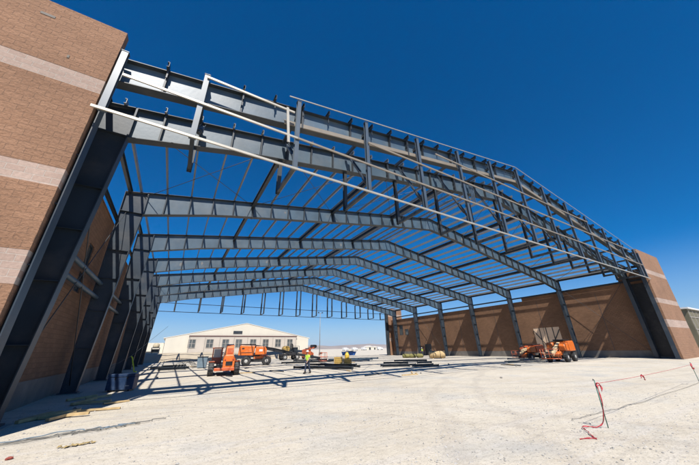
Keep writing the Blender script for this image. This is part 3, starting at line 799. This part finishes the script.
# skid generator behind the black boom
gn = thing('drill_rig', 'dark cluttered machine with ochre drum behind the end of the black boom', 'machinery', (21.4, 60.5, 0), R(10))
part('bed', MB().box((0, 0, 1.0), (4.0, 1.8, .35)), M['black'], gn)
for x in (-1.4, 1.4):
    for y in (-.8, .8): wheel(gn, (x, y, .5), .5, .3)
part('engine', MB().box((.9, 0, 1.8), (1.5, 1.2, 1.2)), M['steel_dark'], gn, .04)
part('drum', MB().lathe([(.55, -.7), (.6, 0), (.55, .7)], (-.9, 0, 2.1), (0, 1, 0)), M['ochre'], gn)
rl = MB()
for x in (-1.8, -.2, 1.8): rl.tube([(x, -.85, 1.1), (x, -.85, 2.6)], .04, 6)
rl.tube([(-1.8, -.85, 2.6), (1.8, -.85, 2.6)], .04, 6); rl.tube([(-1.8, -.85, 1.9), (1.8, -.85, 1.9)], .04, 6)
part('guard_rail', rl, M['steel_dark'], gn)
part('hose_reel', MB().lathe([(.5, -.1), (.25, -.08), (.25, .08), (.5, .1)], (.1, -.6, 2.6), (1, 0, 0)), M['wire'], gn)
# orange loader behind the worker
ld = thing('compact_loader', 'faded orange loader with raised dark bucket behind the walking worker', 'loader', (26.2, 62, 0), R(20)); ld.scale = (.8,)*3
for x in (-.9, .9):
    for y in (-.8, .8): wheel(ld, (x, y, .5), .5, .32)
part('body', MB().prism([(-1.6, .5), (1.5, .5), (1.5, 1.5), (.5, 1.9), (-.2, 2.5), (-1.6, 2.3)], -.7, .7), M['orange_dark'], ld, .05)
part('cab', MB().box((.0, 0, 2.3), (1.1, 1.1, .9)), M['glass'], ld, .03)
part('lift_arm', MB().beam((-1.4, -.8, 2.2), (1.6, -.8, 2.9), .14, .25).beam((-1.4, .8, 2.2), (1.6, .8, 2.9), .14, .25), M['orange_dark'], ld)
part('bucket', MB().prism([(1.5, 2.6), (2.5, 2.9), (2.4, 3.5), (1.7, 3.6)], -.9, .9), M['black'], ld)

# blue skip beyond the rear opening
sk = thing('blue_skip', 'bright blue skip standing alone beyond the far end of the frame', 'skip', (43.6, 73.4, 0), R(-32)); sk.scale = (.95, 1, .72)
part('body', MB().prism([(-2.0, .25), (1.6, .25), (2.1, 1.5), (-2.3, 1.5)], -.9, .9), M['blue_bright'], sk, .03)
part('rim', MB().beam((-2.35, -.95, 1.52), (2.15, -.95, 1.52), .1, .1).beam((-2.35, .95, 1.52), (2.15, .95, 1.52), .1, .1), M['blue'], sk)
part('load', MB().prism([(-1.9, 1.45), (1.7, 1.45), (.9, 1.85), (-.9, 1.75)], -.8, .8), M['slate'], sk)

# blue tool chest beside the left columns
tb = thing('tool_chest', 'dark blue steel tool chest on the ground beside the left columns', 'tool box', (-1.95, 21.3, 0), R(-14))
part('body', MB().box((0, 0, .40), (1.25, .65, .62)), M['blue'], tb, .02)
part('lid', MB().prism([(-.35, .72), (.35, .72), (.35, .78), (.1, .86), (-.35, .86)], -.63, .63, 'x'), M['blue'], tb, .015)
part('skid', MB().box((-.45, 0, .05), (.1, .6, .09)).box((.45, 0, .05), (.1, .6, .09)), M['black'], tb)
part('latch', MB().box((-.25, -.34, .66), (.08, .03, .12)).box((.3, -.34, .66), (.08, .03, .12)), M['black'], tb)
part('name_plate', MB().box((.36, -.332, .28), (.16, .012, .04)), M['rim'], tb)
part('handle', MB().tube([(-.66, -.1, .5), (-.7, -.1, .42), (-.7, .1, .42), (-.66, .1, .5)], .015, 6), M['rim'], tb)
# small slate bin near the telehandler
bn = thing('waste_bin', 'small slate blue bin left of the orange telehandler', 'bin', (3.75, 43.0, 0), R(-10))
part('body', MB().prism([(-.5, .05), (.5, .05), (.58, 1.25), (-.58, 1.25)], -.45, .45), M['slate'], bn, .03)
part('lid', MB().box((0, 0, 1.3), (1.25, 1.0, .08)), M['steel_dark'], bn, .02)

# ------------------------------------------------------------------ materials lying on the slab
def ib(loc, rz, L, h=.3, w_=.2, m='steel_dark', z=0, label=None, group=None):
    o = MB().ibeam((-L/2, 0, 0), (L/2, 0, 0), w_, h, t=.025).box((-L/2, 0, 0), (.025, w_+.05, h+.06)).box((L/2, 0, 0), (.025, w_+.05, h+.06)).build('steel_beam', M[m])
    o.location = (loc[0], loc[1], z+h/2+.05); o.rotation_euler = (0, 0, rz)
    return tag(o, label, 'steel beam', group)
random.seed(11)
def pile(cx, cy, rz, n, L, label, group, spread=2.4, m='steel_dark', h=.19):
    for k in range(n):
        ib((cx+random.uniform(-1, 1)*.5 - math.sin(rz)*(k-n/2)*spread*.45, cy+math.cos(rz)*(k-n/2)*spread*.45, 0), rz+random.uniform(-.2, .2), L*random.uniform(.55, 1.0), h, .22, m,
           z=(.2 if k % 3 == 2 else .02), label=label, group=group)
pile(15.6, 29.6, R(-62), 4, 7.5, 'dark steel beam in the heap right of the walking worker', 'beams heaped right of the worker')
pile(19.5, 45.0, R(-8), 3, 9, 'dark steel beam in the long heap behind the worker', 'beams in the long heap behind the worker')
pile(26.5, 43.2, R(-22), 4, 9, 'slate steel beam in the heap behind the yellow barrel', 'slate beams behind the yellow barrel', m='slate')
pile(21.6, 26.6, R(-38), 3, 4.2, 'dark steel beam in the scattered heap at the centre of the floor', 'beams scattered at the centre')
pile(23.9, 24.6, R(-30), 3, 3.0, 'dark steel beam in the small stack nearest the right row of columns', 'small stack of beams toward the right')
pile(.6, 42.6, R(6), 4, 3.6, 'short dark steel beam in the heap near the far left columns', 'short beams near far left columns', h=.25)
pile(30.5, 33.5, R(-30), 2, 5, 'long dark steel beam lying behind the scattered heap', 'long beams behind the scattered heap')
pile(37.5, 21.0, R(-60), 3, 5.5, 'steel beam lying flat in front of the cream boom lift', 'flat beams in front of the lift', m='galv_grey', h=.14)
# coil of hoses near far left
hz = MB()
for k in range(4):
    hz.tube([(1.6+.25*k+1.0*math.cos(a/10*math.pi)*(1-.1*k), 41.0+.3*k, .1+.75*math.sin(a/10*math.pi)) for a in range(11)], .035, 6)
tag(hz.build('bent_pipe', M['wire']), 'grey bent pipes arching over the floor left of the bin', 'pipes')

# yellow barrel and crates
cr = thing('wooden_crate', 'ochre wooden crate left of the tall yellow barrel', 'crate', (17.55, 32.2, 0), R(-25))
cm = MB()
for k in range(5): cm.box((0, 0, .12+k*.2), (.95, .75, .17))
part('boards', cm, M['ochre'], cr); [part('post', MB().box((sx, -.4, .5), (.06, .06, 1.0)), M['wood'], cr) for sx in (-.5, .5)]
yb_ = thing('yellow_barrel', 'tall yellow drum with narrower top standing on ochre crate', 'barrel', (18.5, 31.7, .82), 0); yb_.scale = (.85, .85, .8)
part('drum', MB().lathe([(.29, 0), (.31, .04), (.31, .3), (.30, .33), (.31, .36), (.31, .55), (.2, .68), (.2, .82)], (0, 0, 0), (0, 0, 1)), M['yellow'], yb_)
part('cap', MB().lathe([(.1, 0), (.1, .06)], (0, 0, .82), (0, 0, 1)), M['yellow'], yb_)
c2 = thing('wooden_crate', 'ochre wooden crate carrying the tall yellow barrel', 'crate', (18.5, 31.7, 0), R(-20))
cm = MB()
for k in range(4): cm.box((0, 0, .11+k*.2), (.85, .75, .17))
part('boards', cm, M['ochre'], c2); [part('post', MB().box((sx, -.4, .4), (.06, .06, .8)), M['wood'], c2) for sx in (-.45, .45)]

# rolled tan bundle by the right wall
rb_ = thing('insulation_roll', 'strapped tan roll lying on blocks before the right side wall', 'roll', (40.8, 38.2, 0), R(-38))
part('roll', MB().lathe([(.52, -1.35), (.58, -1.3), (.58, 1.3), (.52, 1.35)], (0, 0, .66), (1, 0, 0), 20), M['wood'], rb_)
for x in (-.7, .5): part('strap', MB().lathe([(.6, -.04), (.6, .04)], (x, 0, .66), (1, 0, 0), 20), M['black'], rb_)
part('block', MB().box((-.8, 0, .06), (.15, 1.0, .12)).box((.8, 0, .06), (.15, 1.0, .12)), M['wood'], rb_)
# olive sacks
random.seed(4)
for k, (x, y, lb) in enumerate(((40.6, 46.2, 'olive sack at the left of the row before the far right wall'), (41.6, 45.4, 'olive sack in the middle of the row before the far right wall'), (42.6, 44.4, 'olive sack at the right of the row before the far right wall'))):
    t = MB().lathe([(.1, -.75), (.34, -.6), (.42, -.2), (.38, .2), (.36, .6), (.1, .75)], (0, 0, 0), (1, 0, 0), 12).build('sack', M['olive'])
    t.location = (x, y, .36); t.rotation_euler = (0, 0, R(-40+k*13)); tag(t, lb, 'sack', 'olive sacks by the far right wall')
# board leaning on the side wall
o = MB().box((0, 0, 0), (.03, 1.0, 2.3)).build('leaning_board', M['ply']); o.location = (53.8, 56.2, 1.13); o.rotation_euler = (0, R(14), 0)
tag(o, 'tan board leaning on the side wall beside the dark doorway', 'board')

# debris along the left columns
random.seed(5)
for (x, y, L, rz, lb) in ((-1.85, 14.9, 1.25, R(-4), 'pale yellow plank lying in the sun near the shadow edge'), (-1.55, 16.6, .9, R(25), 'short yellow plank just behind the longest plank')):
    o = MB().box((0, 0, 0), (L, .14, .05)).box((.05, .1, -.005), (L*.8, .09, .04)).build('lumber_plank', M['wood']); o.location = (x, y, gz(x, y)+.05); o.rotation_euler = (0, .02, rz)
    tag(o, lb, 'plank')
for k in range(9):
    x, y = random.uniform(-3.4, -2.3), random.uniform(13.0, 19)
    o = MB().beam((-.6*random.uniform(.5, 1.3), 0, 0), (.6, .02, .03), .12, .08).build('scrap_timber', M['wood'])
    o.location = (x, y, gz(x, y)+.06); o.rotation_euler = (0, 0, random.uniform(-.4, 1.2)); tag(o, 'scrap timber in the shaded litter at the foot of the left columns', 'timber scrap', 'scrap timber by the left columns')
def rock(name, loc, r, m, label, cat, group=None, flat=.6):
    b_ = MB(); n1, n2 = 5, 8
    pr = []
    for i in range(n1+1):
        ph = math.pi*i/n1
        for k in range(n2):
            a = 2*math.pi*k/n2; q = r*random.uniform(.8, 1.15)
            b_.v.append((q*math.sin(ph)*math.cos(a), q*math.sin(ph)*math.sin(a), q*math.cos(ph)*flat))
    for i in range(n1):
        for k in range(n2): b_.f.append((i*n2+k, (i+1)*n2+k, (i+1)*n2+(k+1) % n2, i*n2+(k+1) % n2)); b_.sm.append(False)
    o = b_.build(name, m); o.location = loc
    return tag(o, label, cat, group)
rock('rubble_lump', (-2.55, 15.3, .08), .13, M['concrete'], 'grey lump of rubble at the left end of the long yellow plank', 'rubble')
random.seed(21)
rg = MB()
for k in range(5):                                             # torn, folded scraps of sheet
    x0, y0 = -1.75+.11*k+random.uniform(-.03, .03), 9.68+random.uniform(-.06, .06)
    n = 5; pts = [(x0+random.uniform(-.02, .02)+.05*i, y0+random.uniform(-.03, .03), gz(x0, y0)+.015+.03*random.random()) for i in range(n)]
    q = MB()
    for i in range(n-1): rg.add([pts[i], pts[i+1], (pts[i+1][0]+.02, pts[i+1][1]+random.uniform(.03, .09), pts[i+1][2]+random.uniform(-.02, .03)), (pts[i][0]+.01, pts[i][1]+random.uniform(.03, .09), pts[i][2]+random.uniform(-.02, .03))], [(0, 1, 2, 3)])
o = rg.build('torn_sacking', M['ochre_dull']); tag(o, 'torn ochre scraps of sacking on the ground in the lower left', 'scrap')
md = o.modifiers.new('thick', 'SOLIDIFY'); md.thickness = .004
rock('red_cloth', (-2.38, 9.4, gz(-2.4, 9.4)+.02), .06, M['red_faded'], 'small red cloth at the lower left corner', 'cloth', flat=.5)

def wire(name, pts, r, m, label, cat, jit=.05, n=60, lift=.015):
    P = [Vector((p[0], p[1], 0)) for p in pts]; out = []
    for i in range(n+1):
        u = i/n*(len(P)-1); k = min(int(u), len(P)-2); f = u-k
        p = P[k].lerp(P[k+1], f)
        x = p.x+(vn(u*5, r*99)-.5)*jit*2; y = p.y+(vn(u*5+40, r*55)-.5)*jit*2
        out.append((x, y, gz(x, y)+lift+r+.02*vn(u*9, 3)))
    return tag(MB().tube(out, r, 6).build(name, m), label, cat)
for k, (p, r_, mt_n, jt, lb) in enumerate((
    ([(-3.6, 10.6), (-2.0, 11.05), (-.8, 11.45), (.2, 11.6)], .011, 'wire', .10, 'long grey wire trailing farthest right among those in the lower left'),
    ([(-3.4, 10.45), (-1.9, 10.95), (-.9, 11.25), (-.25, 11.45)], .009, 'wire', .16, 'grey wire nearest the camera among those in the lower left'),
    ([(-3.5, 10.75), (-2.2, 11.3), (-1.3, 11.35), (-.6, 11.4)], .012, 'slate', .22, 'slate blue wire farthest from the camera among those in the lower left'),
    ([(-3.7, 10.5), (-2.6, 10.95), (-1.9, 11.15), (-1.2, 11.3)], .009, 'wire', .30, 'loosely looping short grey wire in the lower left'))):
    wire('ground_wire', p, r_, M[mt_n], lb, 'wire', jt, n=90)
wire('ground_cable', [(9.6, 4.55), (10.4, 4.5), (13.8, 4.35), (23.5, 4.45)], .006, M['wire'], 'thin grey cable lying across the gravel behind the green stake', 'cable', .06)

# lime strap hanging by the far left columns
sp_ = MB()
pts = [(-3.25, 36.9, 1.62), (-3.12, 36.9, 1.5), (-2.98, 36.85, 1.05), (-2.8, 36.8, .6), (-2.72, 36.8, .25), (-2.5, 36.8, .2)]
for a, b_ in zip(pts[:-1], pts[1:]): sp_.beam(a, b_, .05, .10, (1, 0, .3))
tag(sp_.build('lifting_strap', M['lime']), 'lime yellow lifting strap hanging beside the far left columns', 'strap')
tag(MB().tube([(-4.3, 30.3, .6), (-3.25, 36.9, 1.65), (-.9, 47.2, 5.2)], .015, 5).build('guy_rope', M['rod']), 'thin dark rope holding up the lime yellow strap', 'rope')

# stakes with red flagging tape
def ribbon(pts, w_, up=(1, 0, 0), tw=0.5, sub=8):
    m = MB(); P = [Vector(p) for p in pts]; sm = []
    for i in range(len(P)-1):
        p0, p1, p2, p3 = P[max(i-1, 0)], P[i], P[i+1], P[min(i+2, len(P)-1)]
        for k in range(sub):
            t = k/sub
            sm.append(.5*((2*p1)+(p2-p0)*t+(2*p0-5*p1+4*p2-p3)*t*t+(3*p1-p0-3*p2+p3)*t**3))
    sm.append(P[-1])
    for i, p in enumerate(sm):
        d = (sm[min(i+1, len(sm)-1)]-sm[max(i-1, 0)]).normalized(); a = Vector(up)
        s_ = d.cross(a); 
        if s_.length < .05: s_ = d.cross(Vector((0, 0, 1)))
        s_.normalize(); n_ = s_.cross(d)
        ang = tw*math.sin(i*.55); v = s_*math.cos(ang)+n_*math.sin(ang); nn = d.cross(v)*.003
        ww = w_*(.75+.5*vn(i*.6, 2))
        m.v += [tuple(p+v*ww/2+nn), tuple(p-v*ww/2+nn), tuple(p-v*ww/2-nn), tuple(p+v*ww/2-nn)]
    for i in range(len(sm)-1):
        for k in range(4): a = i*4+k; b_ = i*4+(k+1) % 4; m.f.append((a, b_, b_+4, a+4)); m.sm.append(True)
    return m
def sway(x, y, z=0): return (x, y, gz(x, y)+z)
def stake(base, top, label):
    t = thing('marker_stake', label, 'stake', (base[0], base[1], gz(*base[:2])))
    v = Vector(top)-Vector(base)
    part('bar', MB().tube([(0, 0, -.1), v*1.0], .011, 6), M['green_rebar'], t)
    part('loop', MB().tube([v, v+Vector((-.05, 0, .03)), v+Vector((-.07, 0, .0))], .009, 6), M['rod'], t)
    return t
stake((9.52, 3.72, 0), (9.37, 3.64, 1.05), 'green steel stake leaning left with red tape, lower right of photo')
stake((22.2, 4.35, 0), (21.6, 4.25, .95), 'green steel stake at the right edge of the photo')
tp = ribbon([(9.38, 3.62, 1.0), (9.33, 3.60, .85), (9.32, 3.60, .6), (9.36, 3.66, .35), (9.42, 3.76, .12), (9.3, 3.86, .03), (9.2, 3.95, .035), (9.08, 4.05, .04), (8.95, 4.03, .04), (8.8, 3.92, .04), (8.62, 3.78, .04), (8.5, 3.72, .04), (8.28, 3.56, .03), (8.2, 3.48, .03), (8.1, 3.58, .035), (7.88, 3.66, .03)], .027, tw=.9)
tk = tag(tp.build('flagging_tape', M['red']), 'red flagging tape dropping from the near stake and folded on the gravel', 'tape')
kn = ribbon([(9.35, 3.6, 1.0), (9.44, 3.58, .97), (9.47, 3.58, .88), (9.40, 3.56, .82), (9.48, 3.57, .88), (9.5, 3.6, .95), (9.4, 3.6, .93)], .028, tw=1.2); part('knot', kn, M['red'], tk)
def sag(a, b_, s_, n=24):
    a, b_ = Vector(a), Vector(b_)
    return [tuple(a.lerp(b_, i/n)-Vector((0, 0, s_*4*(i/n)*(1-i/n)))) for i in range(n+1)]
ln = MB().tube(sag((9.38, 3.62, .98), (21.6, 4.25, .9), .04), .0055, 5)
tl = tag(ln.build('tape_line', M['red']), 'thin red tape line strung between the two green stakes', 'tape')
part('knot', ribbon([(13.15, 3.81, .86), (13.3, 3.82, .94), (13.45, 3.83, .88), (13.5, 3.83, .78)], .045, tw=1.), M['red'], tl)
tg = ribbon([(21.6, 4.25, .95), (21.5, 4.24, .8), (21.65, 4.24, .7), (21.75, 4.25, .76)], .06, tw=1.); tag(tg.build('flagging_tape', M['red']), 'short red tape tied on the stake at the right edge', 'tape')

# ------------------------------------------------------------------ workers
def skin_mesh(name, verts, edges, radii, m, parent, sub=2):
    me = bpy.data.meshes.new(name); me.from_pydata(verts, edges, []); me.update(); me.materials.append(m)
    o = bpy.data.objects.new(name, me); COL.objects.link(o); o.parent = parent
    md = o.modifiers.new('skin', 'SKIN'); md.use_smooth_shade = True
    sv = me.skin_vertices[0].data
    for i, r_ in enumerate(radii):
        sv[i].radius = r_ if isinstance(r_, tuple) else (r_, r_)
    sv[0].use_root = True
    ss = o.modifiers.new('sub', 'SUBSURF'); ss.levels = sub; ss.render_levels = sub
    return o
def worker(loc, rz, label, stride=.17, hat='white', scale=1.):
    t = thing('person', label, 'person', loc, rz); t.scale = (scale,)*3
    # facing +y; x is the person's right
    V = [(0,0,.98),(0,-.01,1.15),(0,0,1.35),(0,.01,1.50),(0,.03,1.60),(0,.04,1.70)]
    E_ = [(0,1),(1,2),(2,3),(3,4),(4,5)]; Rr = [(.15,.11),(.14,.10),(.17,.11),(.055,.055),(.075,.08),(.07,.08)]
    for s, st_, ar in ((1, stride, -.25), (-1, -stride, .28)):
        b0 = len(V)
        V += [(s*.10, 0, .92), (s*.10, st_*.62, .52 + (.03 if st_ > 0 else 0)), (s*.10, st_ - (.10 if st_ < 0 else 0), .10), (s*.11, st_+.13 - (.08 if st_ < 0 else 0), .045)]
        Rr += [.095, .065, .045, (.04, .035)]; E_ += [(0, b0), (b0, b0+1), (b0+1, b0+2), (b0+2, b0+3)]
        b1 = len(V)
        V += [(s*.20, 0, 1.42), (s*.25, ar*.35, 1.15), (s*.24, ar*.9+.05, .93), (s*.235, ar*.9+.10, .86)]
        Rr += [.062, .046, .034, .03]; E_ += [(2, b1), (b1, b1+1), (b1+1, b1+2), (b1+2, b1+3)]
        for f in range(5):                                         # fingers and thumb
            b2 = len(V); oy = (-.03+.02*f) if f < 4 else .045
            V.append((s*.235, ar*.9+.11+oy, .80+(.006*abs(f-1.5)) if f < 4 else .84)); Rr.append(.010); E_.append((b1+3, b2))
    body = skin_mesh('body', V, E_, Rr, M['skin'], t)
    # clothing follows the limbs, slightly fuller
    V = [(0,0,.96),(0,-.01,1.15),(0,0,1.36),(0,.005,1.46)]; E_ = [(0,1),(1,2),(2,3)]; Rr = [(.18,.135),(.17,.13),(.2,.14),(.1,.09)]
    for s, ar in ((1, -.25), (-1, .28)):
        b1 = len(V); V += [(s*.20, 0, 1.41), (s*.24, ar*.2, 1.24)]; Rr += [.08, .07]; E_ += [(2, b1), (b1, b1+1)]
    skin_mesh('vest', V, E_, Rr, M['vest'], t)
    V = [(0,0,.97)]; E_ = []; Rr = [(.17,.13)]
    for s, st_ in ((1, stride), (-1, -stride)):
        b0 = len(V); V += [(s*.10, 0, .90), (s*.10, st_*.62, .52+(.03 if st_ > 0 else 0)), (s*.10, st_-(.10 if st_ < 0 else 0), .13)]
        Rr += [.115, .085, .07]; E_ += [(0, b0), (b0, b0+1), (b0+1, b0+2)]
    skin_mesh('trousers', V, E_, Rr, M['denim'], t)
    for s, st_ in ((1, stride), (-1, -stride)):
        y = st_-(.10 if st_ < 0 else 0)
        part('boot', MB().prism([(y-.08, 0), (y+.2, 0), (y+.2, .06), (y+.06, .12), (y+.05, .2), (y-.08, .2)], s*.10-.05, s*.10+.05, 'x'), M['boot'], t, .02)
    part('hard_hat', MB().lathe([(.145, 0), (.145, .012), (.115, .02), (.112, .07), (.08, .12), (.02, .14)], (0, .04, 1.72), (0, 0, 1)).box((0, .17, 1.73), (.16, .08, .012)), M[hat], t)
    hd = MB()                                                       # nose, ears and eyes
    hd.prism([(.115, 1.63), (.15, 1.625), (.12, 1.68)], -.012, .012, 'x'); hd.box((.078, .04, 1.655), (.012, .03, .05)); hd.box((-.078, .04, 1.655), (.012, .03, .05))
    part('face', hd, M['skin'], t); part('eye', MB().box((.03, .118, 1.675), (.02, .012, .012)).box((-.03, .118, 1.675), (.02, .012, .012)), M['black'], t)
    return t
worker((10.55, 25.0, 0), R(115), 'walking worker in lime vest, white hard hat and dark trousers')
worker((51.3, 52.5, 0), R(30), 'small distant worker in lime vest beside the right wall doorway', .12)

# ------------------------------------------------------------------ air
hm = bpy.data.materials.new('haze'); hm.use_nodes = True; hn = hm.node_tree
hn.nodes.remove(hn.nodes['Principled BSDF'])
pv = hn.nodes.new('ShaderNodeVolumePrincipled'); pv.inputs['Color'].default_value = (.78, .88, 1, 1); pv.inputs['Density'].default_value = .00004
hn.links.new(pv.outputs[0], hn.nodes['Material Output'].inputs['Volume'])
tag(MB().box((0, 3000, 99), (18400, 18600, 202)).build('haze', hm), kind='stuff')

# ------------------------------------------------------------------ small site details
random.seed(33)

# chalk and dust smears on the rafter webs facing the camera
for (x, yi, dz, w_, h_) in ((-.8, 4, -.75, .5, .7), (1.4, 4, -.7, .35, .6), (9.5, 4, -.65, .4, .6), (11.2, 4, -.7, .5, .5), (16.9, 3, -.7, .3, .6), (30.5, 2, -.6, .35, .5), (34.6, 2, -.7, .5, .4), (6.5, 2, -.6, .3, .3)):
    n = 11; c = (x, YF[yi]-.014, ztop(x)+dz); m = MB()
    m.add([(c[0], c[1], c[2])]+[(c[0]+w_*.5*math.cos(6.283*k/n)*random.uniform(.45, 1), c[1], c[2]+h_*.5*math.sin(6.283*k/n)*random.uniform(.45, 1)) for k in range(n)], [(0, 1+k, 1+(k+1) % n) for k in range(n)])
    fpart('chalk_smear', m, M['chalk'])
# spoil, offcuts and rubbish on the slab and the bare ground
for k in range(46):
    a = R(random.uniform(-18, 62)); d = random.uniform(22, 60)
    x, y = d*math.sin(a), d*math.cos(a)
    if x < -3 or x > 50: continue
    kind = random.choice(('timber', 'steel', 'lump'))
    if kind == 'lump':
        rock('rubble_lump', (x, y, gz(x, y)+.05), random.uniform(.05, .11), M['concrete'], 'small grey lump on the pale floor inside the frame', 'rubble', 'rubble lumps inside the frame', .5)
    else:
        L = random.uniform(.5, 2.6)
        o = MB().beam((-L/2, 0, 0), (L/2, 0, 0), .1, .07).build('offcut', M['wood' if kind == 'timber' else 'steel_dark'])
        o.location = (x, y, gz(x, y)+.045); o.rotation_euler = (0, 0, random.uniform(0, 3.1))
        tag(o, 'short timber offcut lying on the pale floor inside the frame' if kind == 'timber' else 'short dark steel offcut lying on the pale floor inside the frame', 'offcut', kind+' offcuts inside the frame')
